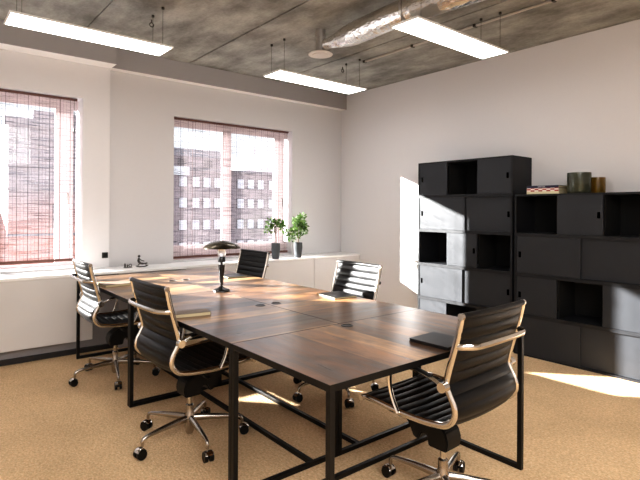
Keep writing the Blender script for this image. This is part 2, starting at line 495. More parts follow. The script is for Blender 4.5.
# windows
def window(n, w, mull, low):
    wx0, wx1, wz0, wz1 = w
    zb = wz0+low; zt = wz1-.10
    bm = B()
    Y0, Y1 = 5.69, 5.715
    box(bm, wx0, wx1, Y0, Y1, wz0, zb)
    box(bm, wx0, wx1, Y0, Y1, zt, wz1)
    box(bm, wx0, wx0+.035, Y0, Y1, zb, zt)
    box(bm, wx1-.215, wx1-.045, Y0, Y1, zb, zt)
    box(bm, mull-.065, mull+.065, Y0, Y1, zb, zt)
    box(bm, mull-.008, mull+.008, Y0-.012, Y0, zb-.02, zt+.03)
    f = struct('window_%d' % n, bm, 'frame_white', 'pale pink-white two-casement window behind a woven reed blind')
    bm = B(); box(bm, wx0+.02, wx1-.001, 5.698, 5.704, zb-.02, zt+.02)
    p = obj('pane', bm, 'pane', f)
    bm = B(); tube(bm, [(wx1-.10, Y0-.02, 1.55), (wx1-.10, Y0-.045, 1.55), (wx1-.10, Y0-.045, 1.44)], .008, 8)
    obj('window_handle', bm, 'satin', f, True)
window(1, W1, .45, .03)
window(2, W2, 3.105, .17)

# blinds
def blind(w, y, zbot, label, knots):
    wx0, wx1, wz0, wz1 = w
    zt = wz1-.012
    t = thing('reed_blind', label, 'blind', ((wx0+wx1)/2, y, zbot), 0)
    hw = (wx1-wx0)/2-.008
    L = hw+.0
    R = hw-.036
    bm = B()
    n = 1
    vs = [bm.verts.new(p) for p in ((-L, 0, .02), (R, 0, .02), (R, 0, zt-zbot), (-L, 0, zt-zbot))]
    bm.faces.new(vs)
    obj('woven_panel', bm, 'blind', t)
    bm = B(); box(bm, -L, R, -.014, .014, zt-zbot-.018, zt-zbot+.006, .003)
    obj('top_rail', bm, 'blindrail', t)
    bm = B(); box(bm, -L, R, -.008, .008, 0, .028, .003)
    obj('bottom_rail', bm, 'blindrail', t)
    for kx in (-L*.72, R*.80):
        bm = B(); tube(bm, [(kx, -.016, .02), (kx, -.016, zt-zbot)], .0022, 6)
        obj('cord', bm, 'blindrail', t)
    bm = B()
    tube(bm, [(R-.03, -.02, zt-zbot), (R-.03, -.02, zt-zbot-.30)], .002, 6)
    lathe(bm, [(.003, zt-zbot-.30), (.009, zt-zbot-.315), (.009, zt-zbot-.335), (.003, zt-zbot-.345)], 8, (R-.03, -.02))
    obj('pull_cord', bm, 'dark_trim', t)
blind(W1, 5.545, .858, 'pinkish woven reed blind hanging in the left window', 3)
blind(W2, 5.60, .812, 'pinkish woven reed blind hanging in the right window, behind the plants', 3)

# white boxed-in radiator cover + ledge at left
t = thing('radiator_cover', 'long white boxed radiator cover with ledge under the left window', 'radiator cover', (0, 5.1, .135))
bm = B(); box(bm, XL+.01, 1.345, 0, .02, 0, .615, .002)
obj('front_panel', bm, 'white', t)
bm = B(); box(bm, 1.325, 1.345, .02, .10, 0, .615)
obj('side_panel', bm, 'white', t)
bm = B(); box(bm, XL+.01, 2.30, -.006, .388, .615, .642, .003)
obj('ledge', bm, 'ledge', t)
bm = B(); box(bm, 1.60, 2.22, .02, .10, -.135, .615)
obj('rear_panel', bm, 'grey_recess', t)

def low_unit(x0, x1, label):
    t = thing('window_cabinet', label, 'cabinet', ((x0+x1)/2, 5.14, 0), 0, 'white low cabinets along the window wall')
    h = (x1-x0)/2
    bm = B(); box(bm, -h+.004, h-.004, .004, .41, .03, .752)
    obj('carcass', bm, 'white', t)
    bm = B(); box(bm, -h+.002, h-.002, -.004, .414, .752, .775, .003)
    obj('top', bm, 'ledge', t)
    bm = B(); box(bm, -h+.01, h-.01, .03, .40, 0, .03)
    obj('plinth', bm, 'dark_trim', t)
low_unit(2.31, 3.21, 'white low cabinet behind the desks, left of the potted plants')
low_unit(3.21, 4.11, 'white low cabinet carrying the two potted plants')
low_unit(4.11, 4.945, 'white low cabinet in the far corner of the room, nothing on top')

# wall switch
t = thing('wall_socket', 'small dark wall socket beside the corner pilaster above the ledge', 'socket', (1.565, YL, .905))
bm = B(); box(bm, -.03, .03, -.010, .0, -.03, .03, .003)
obj('plate', bm, 'socket', t)
bm = B(); box(bm, -.02, .02, -.022, -.010, -.02, .02, .003)
obj('insert', bm, 'rubber', t)

# ------------------------------------------------------------------ outside
bm = B(); box(bm, -60, 140, 9, 130, -9.2, -9)
tag(obj('street_ground', bm, 'street'), 'grey slushy street far below the windows', 'ground', None, 'structure')

def facade_building(loc, x0, x1, z0, z1, dep, mat, label, wx, rows, ww, wh, roof=None):
    t = thing('brick_building', label, 'building', loc)
    bm = B(); box(bm, x0, x1, 0, dep, z0, z1)
    obj('wall', bm, mat, t)
    for (x, z) in [(x, z) for z in rows for x in wx]:
        w = obj('window', box(B(), x-ww/2-.08, x+ww/2+.08, -.06, .02, z-wh/2-.08, z+wh/2+.08), 'win_dark', t)
        obj('blind', box(B(), x-ww/2, x+ww/2, -.10, -.06, z-wh/2+.0, z+wh/2), 'win_out', w)
    bm = B(); box(bm, x0-.2, x1+.2, -.35, .05, z1-.15, z1+.18)
    obj('cornice', bm, 'roof', t)
    return t
# mansion block seen through the right window (facade 50 m away)
t = facade_building((0, 50, 0), 12, 45.5, -9, 5.75, 9, 'facade_grey',
    'pale mauve brick block with rows of bright windows seen through the right window',
    [23.55, 24.85, 26.15, 29.05, 30.4, 31.75, 33.3, 34.7, 36.1, 22.1, 20.4, 19.1], [4.4, 2.15, -.2, -2.6], .80, 1.05)
bm = B(); box(bm, 12, 27.9, .05, 8.9, 5.75, 7.1)
obj('upper_storey', bm, 'facade_grey', t)
bm = B()
vs = [bm.verts.new(p) for p in ((12, 0, 7.1), (28, 0, 7.1), (28, 3, 8.3), (12, 3, 8.3), (12, 9, 7.1), (28, 9, 7.1), (28, 6, 8.3), (12, 6, 8.3))]
for f in ((0, 1, 2, 3), (3, 2, 6, 7), (7, 6, 5, 4), (0, 3, 7, 4), (1, 5, 6, 2)):
    bm.faces.new([vs[i] for i in f])
obj('mansard_roof', bm, 'roof', t)
for x in (16, 19, 22, 25):
    bm = B(); box(bm, x-.5, x+.5, -.05, 1.0, 6.0, 6.8)
    d = obj('dormer', bm, 'win_dark', t)
bm = B(); box(bm, 19.5, 22.6, -.5, 0, 5.05, 5.95)
obj('snowy_awning', bm, 'snow', t)
# snowy gabled hall peeking above it
t = thing('gabled_hall', 'snow covered gable roof with a thin spire behind the brick block', 'building', (40.0, 62, 0))
bm = B()
vs = [bm.verts.new(p) for p in ((-3.4, 0, -9), (3.6, 0, -9), (3.6, 0, 6.2), (.8, 0, 9.6), (-.8, 0, 9.6), (-3.4, 0, 7.0))]
f = bm.faces.new(vs)
r = bmesh.ops.extrude_face_region(bm, geom=[f])
for v in [g for g in r['geom'] if isinstance(g, bmesh.types.BMVert)]: v.co.y += 10
obj('gable', bm, 'snow', t)
bm = B(); tube(bm, [(.1, 3, 9), (.1, 3, 11.2)], [.3, .08], 6)
tube(bm, [(-5.2, 3, 5), (-5.2, 3, 9.8)], [.16, .06], 6)
obj('spire', bm, 'roof', t)

# darker stone building seen through the left window
t = facade_building((0, 25, 0), 3.15, 8.6, -9, 5.15, 8, 'facade_left',
    'grey stone building with courses seen through the left window',
    [5.12], [1.05], .34, .95)
bm = B(); box(bm, 4.4, 7.2, 2, 5, 5.3, 6.1)
obj('roof_box', bm, 'roof', t)
for z in (4.2, 3.2, 2.2, .2, -1.2):
    bm = B(); box(bm, 3.1, 8.7, -.10, 0, z, z+.10)
    obj('stone_course', bm, 'roof', t)
t = facade_building((0, 36, 0), -9, 3.6, -9, 4.2, 6, 'facade_grey',
    'snow roofed mauve brick building behind the stone one at the left window edge',
    [-6, -4, -2, 0, 2.0, 3.1], [2.5, .1, -2.3], .9, 1.2)
bm = B(); box(bm, -9, 3.6, -.1, 3, 4.38, 4.75)
obj('snow_cover', bm, 'snow', t)

# ------------------------------------------------------------------ desks
X0, Y0 = 1.1774, 1.3769
DW, DD, DL = 1.3765, .727, 1.451

def make_desk(L, D, wood, name='desk'):
    """local X = length, local Y = depth; +Y side is the inner side (cable grommet)"""
    t = bpy.data.objects.new(name, None); COL.objects.link(t)
    h, d, q = L/2-.0015, D/2-.0015, .025
    bm = B(); box(bm, -h+.0018, h-.0018, -d+.0018, d-.0018, .732, .75, .0006)
    obj('tabletop', bm, wood, t)
    bm = B()
    box(bm, -h, h, -d, -d+q, .722, .7497); box(bm, -h, h, d-q, d, .722, .7497)
    box(bm, -h, -h+q, -d+q, d-q, .722, .7497); box(bm, h-q, h, -d+q, d-q, .722, .7497)
    obj('rim', bm, 'steel', t)
    for sx in (-1, 1):
        a, c = sorted((sx*h, sx*(h-q)))
        for sy in (-1, 1):
            e, f = sorted((sy*d, sy*(d-q)))
            bm = B(); box(bm, a, c, e, f, 0, .722, .0015)
            obj('leg', bm, 'steel', t)
        bm = B(); box(bm, a, c, -d+q, d-q, 0, q, .0015)
        obj('foot_bar', bm, 'steel', t)
    bm = B(); box(bm, -h+q, h-q, d-.185, d-.16, 0, q, .0015)
    obj('stretcher', bm, 'steel', t)
    bm = B()
    lathe(bm, [(.034, .750), (.034, .7525), (.027, .7535), (.026, .7505)], 24, (0, d-.062))
    g = obj('cable_grommet', bm, 'grommet', t, True)
    return t
desks = [
 (X0+DW/2, Y0+DD/2, 0, DW, DD, 'wood1', 'walnut desk set crosswise at the near end of the desk cluster'),
 (X0+DW/4, Y0+DD+DL/2, -pi/2, DL, DW/2, 'wood2', 'walnut desk at the left, second from the near end, with the beige notebook'),
 (X0+3*DW/4, Y0+DD+DL/2, pi/2, DL, DW/2, 'wood1', 'walnut desk on the right in front of the sunlit chair, with the black notebook'),
 (X0+DW/4, Y0+DD+1.5*DL, -pi/2, DL, DW/2, 'wood3', 'walnut desk at the far left corner beside the radiator ledge'),
 (X0+3*DW/4, Y0+DD+1.5*DL, pi/2, DL, DW/2, 'wood3', 'walnut desk at the far right corner, before the white low cabinets'),
]
for i, (x, y, rz, L, D, w, lab) in enumerate(desks):
    t = make_desk(L, D, w)
    t.location = (x, y, 0); t.rotation_euler = (0, 0, rz)
    tag(t, lab, 'desk', 'black framed walnut desks pushed together')

# ------------------------------------------------------------------ chairs
HW = .251
PROF = [(-.255, .958), (-.240, .885), (-.212, .785), (-.190, .705), (-.184, .665), (-.200, .628), (-.222, .585),
        (-.222, .540), (-.185, .500), (-.110, .484), (.0, .478), (.10, .480), (.20, .487), (.27, .489), (.297, .480)]
prof_s = catmull([(0, y, z) for y, z in PROF], 8)
NB = 8*8 + 4   # index where the back turns into the seat

def pad(path, name, parent, bow, x_half, pitch=.05, phase=0):
    n = len(path)
    s = [0]
    for a, c in zip(path, path[1:]): s.append(s[-1]+(c-a).length)
    # resample
    step = .005
    cnt = int(s[-1]/step)
    pts = []
    j = 0
    for i in range(cnt+1):
        d = s[-1]*i/cnt
        while j < n-2 and s[j+1] < d: j += 1
        f = (d-s[j])/max(1e-6, s[j+1]-s[j])
        pts.append((path[j].lerp(path[j+1], min(1, max(0, f))), d))
    bm = B()
    nx = 8
    top = []; bot = []
    for i, (p, d) in enumerate(pts):
        a = pts[max(0, i-1)][0]; c = pts[min(cnt, i+1)][0]
        t = (c-a).normalized()
        nrm = Vector((0, -t.z, t.y))
        rib = abs(sin(pi*(d+phase)/pitch))**.45
        th = .004+.009*rib
        tb = .002+.009*rib
        rt = []; rb = []
        for k in range(nx+1):
            x = -x_half+2*x_half*k/nx
            o = bow*(1-(x/x_half)**2)
            sag = -nrm*o
            edge = 1 if 0 < k < nx else .45
            rt.append(bm.verts.new(Vector((x, 0, 0))+p+nrm*th*edge+sag))
            rb.append(bm.verts.new(Vector((x, 0, 0))+p-nrm*tb*edge+sag))
        top.append(rt); bot.append(rb)
    for i in range(cnt):
        for k in range(nx):
            bm.faces.new((top[i][k], top[i][k+1], top[i+1][k+1], top[i+1][k]))
            bm.faces.new((bot[i][k+1], bot[i][k], bot[i+1][k], bot[i+1][k+1]))
        bm.faces.new((top[i][0], top[i+1][0], bot[i+1][0], bot[i][0]))
        bm.faces.new((top[i+1][nx], top[i][nx], bot[i][nx], bot[i+1][nx]))
    for i in (0, cnt):
        bm.faces.new([v for v in top[i]]+[v for v in bot[i][::-1]])
    return obj(name, bm, 'leather', parent, True)

CY = .005
def make_chair():
    t = bpy.data.objects.new('office_chair', None); COL.objects.link(t)
    pad(prof_s[:NB+1], 'backrest', t, .012, HW-.006)
    pad(prof_s[NB:], 'seat', t, .010, HW-.006)
    for s in (-1, 1):
        bm = B()
        tube(bm, [(s*HW, p.y, p.z) for p in prof_s], .0085, 10, ry=.014, fixed=(1, 0, 0))
        obj('side_rail', bm, 'chrome', t, True)
        # armrest loop
        bm = B()
        arm = catmull([(s*(HW+.022), -.185, .663), (s*(HW+.03), -.13, .690), (s*(HW+.035), -.05, .706), (s*(HW+.035), .03, .704),
                       (s*(HW+.033), .085, .672), (s*(HW+.028), .098, .61), (s*(HW+.02), .085, .54), (s*(HW+.012), .06, .480)], 5)
        tube(bm, arm, .013, 10, ry=.0065, fixed=(1, 0, 0))
        a = obj('armrest', bm, 'chrome', t, True)
        bm = B()
        tube(bm, [p+Vector((0, 0, .006)) for p in arm[5:19]], .0145, 10, ry=.0065, fixed=(1, 0, 0))
        obj('arm_pad', bm, 'rubber', a, True)
        bm = B()
        x0, x1 = sorted((s*(HW+.005), s*(HW+.038)))
        tube(bm, [(x0, -.185, .663), (x1, -.185, .663)], .021, 16)
        obj('arm_disc', bm, 'chrome', a, True)
    # rolls at the top of the back and the front of the seat
    for (y, z, nm) in ((-.257, .962, 'top_roll'), (.298, .478, 'front_roll')):
        bm = B()
        bow = -.012 if z > .6 else 0
        pts = [(x*HW, y+bow*(1-x*x), z) for x in [-1+.2*i for i in range(11)]]
        tube(bm, pts, .0135, 14)
        r = obj(nm, bm, 'leather', t, True)
        for s in (-1, 1):
            bm = B()
            tube(bm, [(s*(HW-.004), y, z), (s*(HW+.009), y, z)], .014, 16)
            obj('end_cap', bm, 'chrome', r, True)
    # back brace bowed behind the back
    bm = B()
    br = catmull([(-HW, -.230, .835), (-HW+.01, -.262, .838), (-HW+.055, -.292, .838), (-.10, -.300, .838), (.10, -.300, .838), (HW-.055, -.292, .838), (HW-.01, -.262, .838), (HW, -.230, .835)], 5)
    tube(bm, br, .007, 10, ry=.013)
    obj('back_brace', bm, 'chrome', t, True)
    bm = B()
    br = catmull([(-HW, .06, .470), (-.15, .05, .440), (0, .04, .430), (.15, .05, .440), (HW, .06, .470)], 5)
    tube(bm, br, .016, 10, ry=.009)
    obj('seat_brace', bm, 'satin', t, True)
    # tilt mechanism
    bm = B()
    side = [(-.055, .272), (-.065, .32), (-.05, .365), (.08, .445), (.20, .462), (.245, .44), (.235, .40), (.165, .345), (.135, .288), (.105, .282), (.085, .322), (.055, .322), (.045, .272)]
    vs = [bm.verts.new((-.058, y+CY, z)) for y, z in side]
    f = bm.faces.new(vs)
    r = bmesh.ops.extrude_face_region(bm, geom=[f])
    for v in [g for g in r['geom'] if isinstance(g, bmesh.types.BMVert)]: v.co.x += .116
    bmesh.ops.bevel(bm, geom=bm.edges[:], offset=.006, segments=2, affect='EDGES')
    m_ = obj('tilt_mechanism', bm, 'rubber', t, True)
    bm = B(); tube(bm, [(.04, .0, .42), (.12, .0, .425), (.20, .0, .43)], .005, 8); box(bm, .19, .25, -.012, .012, .425, .436, .003)
    obj('lever', bm, 'rubber', m_, True)
    bm = B(); tube(bm, [(0, .20, .40), (0, .262, .385)], .024, 14)
    obj('tension_knob', bm, 'rubber', m_, True)
    # column
    bm = B(); lathe(bm, [(.014, .20), (.014, .30)], 16, (0, CY))
    obj('gas_lift', bm, 'chrome', t, True)
    bm = B(); lathe(bm, [(.018, .035), (.026, .05), (.030, .09), (.030, .15), (.0235, .165), (.0235, .208), (.016, .215)], 20, (0, CY))
    obj('column', bm, 'satin', t, True)
    # five legs with castors
    R = .315
    for k in range(5):
        bm = B()
        pts = [(.02, 0, .128), (.10, 0, .126), (.20, 0, .120), (R-.03, 0, .112), (R-.008, 0, .105), (R, 0, .09), (R, 0, .066)]
        tube(bm, pts, [.017, .016, .014, .0115, .0105, .0095, .009], 10, ry=[.022, .019, .015, .011, .010, .0095, .009], fixed=(0, 1, 0))
        leg = obj('base_leg', bm, 'satin', t, True, loc=(0, CY, 0), rz=2*pi*k/5)
        bm = B()
        for s in (-1, 1):
            y0, y1 = sorted((s*.008, s*.026))
            tube(bm, [(R+.012, y0, .028), (R+.012, y1, .028)], .028, 18)
        box(bm, R+.004, R+.02, -.008, .008, .02, .036)
        c = obj('castor', bm, 'rubber', leg, True, loc=(0, 0, 0))
        bm = B()
        arc = [(R+.012+.0305*cos(a), 0, .028+.0305*sin(a)) for a in [radians(30+12*i) for i in range(11)]]
        tube(bm, arc, .024, 10, ry=.004, fixed=(0, 1, 0))
        obj('castor_hood', bm, 'chrome', leg, True)
    return t

def set_base(ch, world_phase):
    k = 0
    for c in ch.children:
        if c.name.startswith('base_leg'):
            c.rotation_euler[2] = radians(world_phase)+2*pi*k/5-ch.rotation_euler[2]
            k += 1
chairs = [
 (1.958, 1.455, .031, 22, 'black ribbed leather office chair nearest the camera, at the near end desk'),
 (1.300, 2.834, -1.54, 47, 'black office chair on the left, second nearest the camera, behind a beige notebook'),
 (1.300, 4.27, -1.577, 41, 'black ribbed leather office chair farthest left, beside the white radiator cover'),
 (2.502, 2.893, 1.539, 35, 'black ribbed leather office chair with sunlit stripes across its back, right side'),
 (2.456, 4.369, 1.597, 20, 'shaded black office chair at the far right desk, in front of the plants'),
]
proto = make_chair()
allch = [proto]+[copy_tree(proto) for _ in chairs[1:]]
for ch, (x, y, rz, ph, lab) in zip(allch, chairs):
    ch.location = (x, y, 0); ch.rotation_euler = (0, 0, rz)
    set_base(ch, ph)
    tag(ch, lab, 'office chair', 'black leather office chairs around the desks')

# ------------------------------------------------------------------ charcoal cabinets
XF = 4.57
def cabinet(name, label, y1, W, rows, pattern, mh=.389):
    """front faces -X; local X runs along -Y world (left to right in view), local Y = depth into the wall"""
    t = thing(name, label, 'cabinet', (XF, y1, 0), -pi/2, 'charcoal sliding door cabinets on the right wall')
    H = rows*mh
    D = .375
    bm = B()
    th = .018
    box(bm, 0, th, 0, D, 0, H); box(bm, W-th, W, 0, D, 0, H)
    box(bm, th, W-th, 0, D, H-th, H); box(bm, th, W-th, 0, D, 0, th)
    obj('carcass', bm, 'cab', t)
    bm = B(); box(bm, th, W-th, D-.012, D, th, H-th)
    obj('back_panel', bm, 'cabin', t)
    for r in range(1, rows):
        z = r*mh
        bm = B(); box(bm, th, W-th, .0, D-.012, z-th*.9, z+th*.9)
        obj('shelf', bm, 'cab', t)
    for r in range(rows):
        z0 = H-(r+1)*mh+th*.95; z1 = H-r*mh-th*.95
        for (a, b_, track, hs) in pattern[r]:
            x0 = th+.001+(W-2*th-.002)*a; x1 = th+.001+(W-2*th-.002)*b_
            yy = .006 if track == 0 else .026
            bm = B(); box(bm, x0, x1, yy, yy+.016, z0, z1, .0012)
            d = obj('door', bm, 'cabdoor', t)
            if hs:
                hx = x0+.035 if hs < 0 else x1-.035
                hz = (z0+z1)/2
                bm = B(); box(bm, hx-.012, hx+.012, yy-.002, yy+.002, hz-.028, hz+.028, .001)
                obj('finger_pull', bm, 'handle', d)
        if len(pattern[r]) == 1 or pattern[r][0][1] < .4:
            for q in (1/3, 2/3):
                xx = th+(W-2*th)*q
                bm = B(); box(bm, xx-.008, xx+.008, .045, D-.012, z0, z1)
                obj('divider', bm, 'cabin', t)
    return t
T3 = 1/3
A_ = [(0, T3, 0, -1), (1-T3, 1, 0, 1)]
B_ = [(0, .535, 0, -1), (.525, 1, 1, 1)]
C_ = [(T3, 2*T3, 0, 1)]
D_ = [(0, .51, 0, -1), (.50, 1, 1, 1)]
cabinet('tall_cabinet', 'tall five-row charcoal cabinet with sun falling on its left half', 3.78, 1.18, 5,
        [A_, B_, C_, D_, [(0, T3, 0, -1), (1-T3, 1, 0, 1)]])
cabinet('low_cabinet', 'lower four-row charcoal cabinet carrying books and glass vases', 2.575, 1.22, 4,
        [C_, D_, A_, D_])

# books on the low cabinet
ZT = 4*.389
def shelf_book(z, h, x0, x1, y0, y1, cover, spine, label, band=False):
    cx, cy = (x0+x1)/2, (y0+y1)/2
    t = thing('book', label, 'book', (cx, cy, z), 0, 'books stacked flat on the low charcoal cabinet')
    hx, hy = (x1-x0)/2, (y1-y0)/2
    bm = B()
    box(bm, -hx, hx, -hy, hy, 0, .003); box(bm, -hx, hx, -hy, hy, h-.003, h); box(bm, -hx, -hx+.003, -hy, hy, .003, h-.003)
    obj('cover', bm, cover, t)
    bm = B(); box(bm, -hx+.003, hx-.005, -hy+.004, hy-.004, .003, h-.003)
    obj('pages', bm, 'page', t)
    bm = B(); box(bm, -hx-.001, -hx, -hy, hy, 0, h)
    s = obj('spine', bm, spine, t)
    if band:
        bm = B()
        for i in range(6):
            box(bm, -hx-.0016, -hx-.001, .035-.012*i, .043-.012*i, h*.35, h*.68)
        obj('spine_print', bm, 'silver_print', t)
shelf_book(ZT, .025, 4.615, 4.80, 2.165, 2.475, 'cream', 'cream', 'cream book at the bottom of the stack on the low cabinet')
shelf_book(ZT+.025, .032, 4.615, 4.80, 2.165, 2.475, 'beige_cover', 'pattern', 'book with a red and white patterned spine, middle of the stack')
shelf_book(ZT+.057, .024, 4.617, 4.81, 2.168, 2.475, 'navy', 'navy', 'navy blue book on top of the stack on the low cabinet', True)

def vase(x, y, r, h, mat, label):
    t = thing('glass_vase', label, 'vase', (x, y, ZT), 0, 'ribbed glass vases on the low cabinet')
    bm = B()
    seg = 72
    def ring(rr, z, rib):
        return [bm.verts.new(((rr+(rib*(.5+.5*cos(k*pi*2/3)) if rib else 0))*cos(2*pi*k/seg), (rr+(rib*(.5+.5*cos(k*pi*2/3)) if rib else 0))*sin(2*pi*k/seg), z)) for k in range(seg)]
    rings = [ring(r*.93, 0, 0), ring(r-.003, .008, .003), ring(r-.003, h-.006, .003), ring(r-.002, h, 0), ring(r-.010, h, 0), ring(r-.011, .015, 0)]
    for a, c in zip(rings, rings[1:]):
        for k in range(seg): bm.faces.new((a[k], a[(k+1) % seg], c[(k+1) % seg], c[k]))
    bm.faces.new(rings[0][::-1]); bm.faces.new(rings[-1])
    obj('glass_body', bm, mat, t, True)
vase(4.68, 2.012, .100, .188, 'smoke_glass', 'wide smoky green ribbed glass vase beside the books')
vase(4.862, 1.930, .068, .150, 'amber_glass', 'smaller amber ribbed glass vase behind the smoky green one')

# ------------------------------------------------------------------ notebooks on the desks
def flat_book(loc, rz, L, D, h, cover, label, pagemat='page', name='notebook', pen=False):
    t = thing(name, label, name.split('_')[-1], (loc[0], loc[1], .7505), rz, 'notebooks lying on the desks')
    bm = B()
    box(bm, -L/2, L/2, -D/2, D/2, 0, .002); box(bm, -L/2, L/2, -D/2, D/2, h-.002, h, .0008)
    box(bm, L/2-.002, L/2, -D/2, D/2, .002, h-.002)
    obj('cover', bm, cover, t)
    bm = B(); box(bm, -L/2+.003, L/2-.002, -D/2+.003, D/2-.003, .002, h-.002)
    obj('pages', bm, pagemat, t)
flat_book((1.985, 1.500), .03, .20, .225, .016, 'black_cover', 'black notebook lying in front of the nearest chair', 'black_cover')
flat_book((2.455, 2.800), pi/2-.12, .24, .20, .012, 'black_cover', 'black notebook with pale page edges before the sunlit chair')
flat_book((1.300, 2.825), -.17, .22, .115, .022, 'beige_cover', 'beige notebook with cream page edges near the front left chair')
flat_book((1.330, 4.330), .08, .25, .19, .020, 'beige_cover', 'beige notebook with cream page edges before the farthest left chair')
flat_book((2.385, 4.235), -.12, .20, .24, .012, 'black_cover', 'black notebook in front of the chair near the plants')

# ------------------------------------------------------------------ table lamp
t = thing('table_lamp', 'mushroom table lamp with dark bronze dome shade and tapered black stem', 'table lamp', (1.878, 3.515, .7505))
bm = B(); lathe(bm, [(.066, 0), (.066, .006), (.060, .014), (.040, .022), (.022, .030), (.012, .040)], 36)
obj('base', bm, 'lampblack', t, True)
bm = B(); lathe(bm, [(.010, .036), (.013, .06), (.026, .20), (.027, .207)], 28)
obj('stem', bm, 'lampblack', t, True)
bm = B(); lathe(bm, [(.009, .205), (.009, .228), (.028, .230), (.030, .262), (.026, .270)], 28)
obj('socket', bm, 'lampblack', t, True)
bm = B(); lathe(bm, [(.018, .268), (.030, .285), (.034, .305), (.028, .325), (.010, .338)], 24)
obj('bulb', bm, 'bulb', t, True)
bm = B()
pr = [(.146, .338), (.143, .345), (.125, .362), (.095, .378), (.055, .391), (.015, .398)]
lathe(bm, pr+[(.004, .3995)]+[(.004, .396), (.055, .386), (.095, .373), (.125, .357), (.141, .341), (.146, .338)], 48, cap=False)
obj('shade', bm, 'bronze', t, True)
for s in (-1, 1):
    bm = B(); tube(bm, [(s*.032, 0, .262), (s*.036, 0, .31), (s*.03, 0, .382)], .0025, 8)
    obj('shade_support', bm, 'satin', t, True)

# ------------------------------------------------------------------ plants
def plant(x, y, seed, label, clusters, h0=.198, r0=.056):
    rd = random.Random(seed)
    t = thing('potted_plant', label, 'potted plant', (x, y, .7755), 0, 'potted plants on the white low cabinet')
    bm = B()
    seg = 48
    prof = [(.036, 0), (.040, .005), (.047, .06), (r0, .13), (r0-.001, h0), (r0-.006, h0), (r0-.007, h0-.02)]
    rings = []
    for i, (r, z) in enumerate(prof):
        rings.append([bm.verts.new(((r+(.0016 if k % 4 < 2 and 0 < i < 4 else 0))*cos(2*pi*k/seg), (r+(.0016 if k % 4 < 2 and 0 < i < 4 else 0))*sin(2*pi*k/seg), z)) for k in range(seg)])
    for a, c in zip(rings, rings[1:]):
        for k in range(seg): bm.faces.new((a[k], a[(k+1) % seg], c[(k+1) % seg], c[k]))
    bm.faces.new(rings[0][::-1])
    obj('pot', bm, 'pot', t, True)
    bm = B(); lathe(bm, [(r0-.008, h0-.03), (r0-.008, h0-.02)], 24)
    obj('soil', bm, 'soil', t)
    bm = B()
    bmL = B()
    top = Vector((rd.uniform(-.01, .01), 0, h0+.17))
    trunk = catmull([(0, 0, h0-.03), (.006, .003, h0+.05), (-.006, 0, h0+.11), top], 4)
    tube(bm, trunk, [.0065-.0025*i/(len(trunk)-1) for i in range(len(trunk))], 7)
    for (cx, cy, cz, cr, n) in clusters:
        c = Vector((cx, cy, cz))
        st = trunk[rd.randint(len(trunk)//2, len(trunk)-1)]
        br = catmull([st, st.lerp(c, .5)+Vector((0, 0, .015)), c], 4)
        tube(bm, br, [.003-.0018*i/(len(br)-1) for i in range(len(br))], 5)
        for i in range(n):
            d = Vector((rd.gauss(0, 1), rd.gauss(0, 1), rd.gauss(0, .8))).normalized()
            p = c+d*cr*rd.uniform(.25, 1)
            out = (d+Vector((rd.uniform(-.5, .5), rd.uniform(-.5, .5), rd.uniform(-.2, .6)))).normalized()
            side = out.cross(Vector((rd.uniform(-1, 1), rd.uniform(-1, 1), 1))).normalized()
            up = side.cross(out)
            L = rd.uniform(.026, .042); w = L*.30
            q = [p, p+out*L*.35+side*w+up*.002, p+out*L*.75+side*w*.8, p+out*L, p+out*L*.75-side*w*.8, p+out*L*.35-side*w+up*.002]
            bmL.faces.new([bmL.verts.new(v) for v in q])
    obj('trunk', bm, 'bark', t, True)
    o = obj('foliage', bmL, 'leaf', t)
plant(3.548, 5.22, 3, 'potted plant with sparse green crown, left of the two on the white cabinet',
      [(-.08, 0, .46, .055, 60), (-.03, 0, .42, .05, 55), (-.06, 0, .38, .05, 55), (-.13, 0, .37, .035, 30), (.08, 0, .43, .055, 70), (.11, 0, .40, .04, 40), (.03, .01, .45, .035, 30), (.06, 0, .47, .035, 30)])
plant(3.885, 5.20, 11, 'potted plant with fuller bright green crown, right of the two on the white cabinet',
      [(-.15, -.01, .34, .05, 60), (-.20, 0, .32, .035, 30), (-.115, 0, .245, .038, 40), (-.05, 0, .48, .055, 60), (.04, 0, .50, .055, 70), (.06, 0, .42, .065, 90), (.03, 0, .38, .06, 80),
       (.12, .01, .40, .05, 50), (-.02, 0, .44, .05, 60), (-.05, 0, .34, .05, 55), (-.09, 0, .33, .035, 30), (.07, -.01, .54, .04, 30), (.10, 0, .34, .04, 40), (.0, 0, .30, .035, 26)])

# ------------------------------------------------------------------ small ornaments on the ledge
ZL = .777
t = thing('figurine', 'small dark metal reclining figure on a curved rocker, on the white ledge', 'figurine', (1.885, 5.29, ZL+.0005))
bm = B()
tube(bm, catmull([(-.065, 0, .016), (-.03, 0, .006), (.03, 0, .006), (.065, 0, .016)], 4), .0045, 8, ry=.006)
obj('rocker', bm, 'pewter', t, True)
bm = B()
tube(bm, catmull([(.058, 0, .040), (.02, 0, .036), (-.015, 0, .042), (-.035, 0, .066), (-.03, 0, .098)], 4), [.007]*5+[.010]*5+[.013]*4+[.011]*3, 10)
tube(bm, catmull([(-.02, 0, .045), (-.035, .01, .02), (-.045, .01, .010)], 3), .005, 8)
tube(bm, catmull([(.04, 0, .036), (.045, 0, .02), (.05, 0, .010)], 3), .005, 8)
tube(bm, catmull([(-.03, 0, .09), (.0, .01, .07), (.025, 0, .062)], 3), .005, 8)
bmesh.ops.create_uvsphere(bm, u_segments=14, v_segments=10, radius=.014, matrix=Matrix.Translation((-.030, 0, .116)))
obj('figure', bm, 'pewter', t, True)
t = thing('figurine', 'pair of tiny pale metal blocks-and-ring ornament left of the rocker figurine', 'figurine', (1.745, 5.31, ZL+.0005))
bm = B()
box(bm, -.042, .042, -.012, .012, 0, .006, .001)
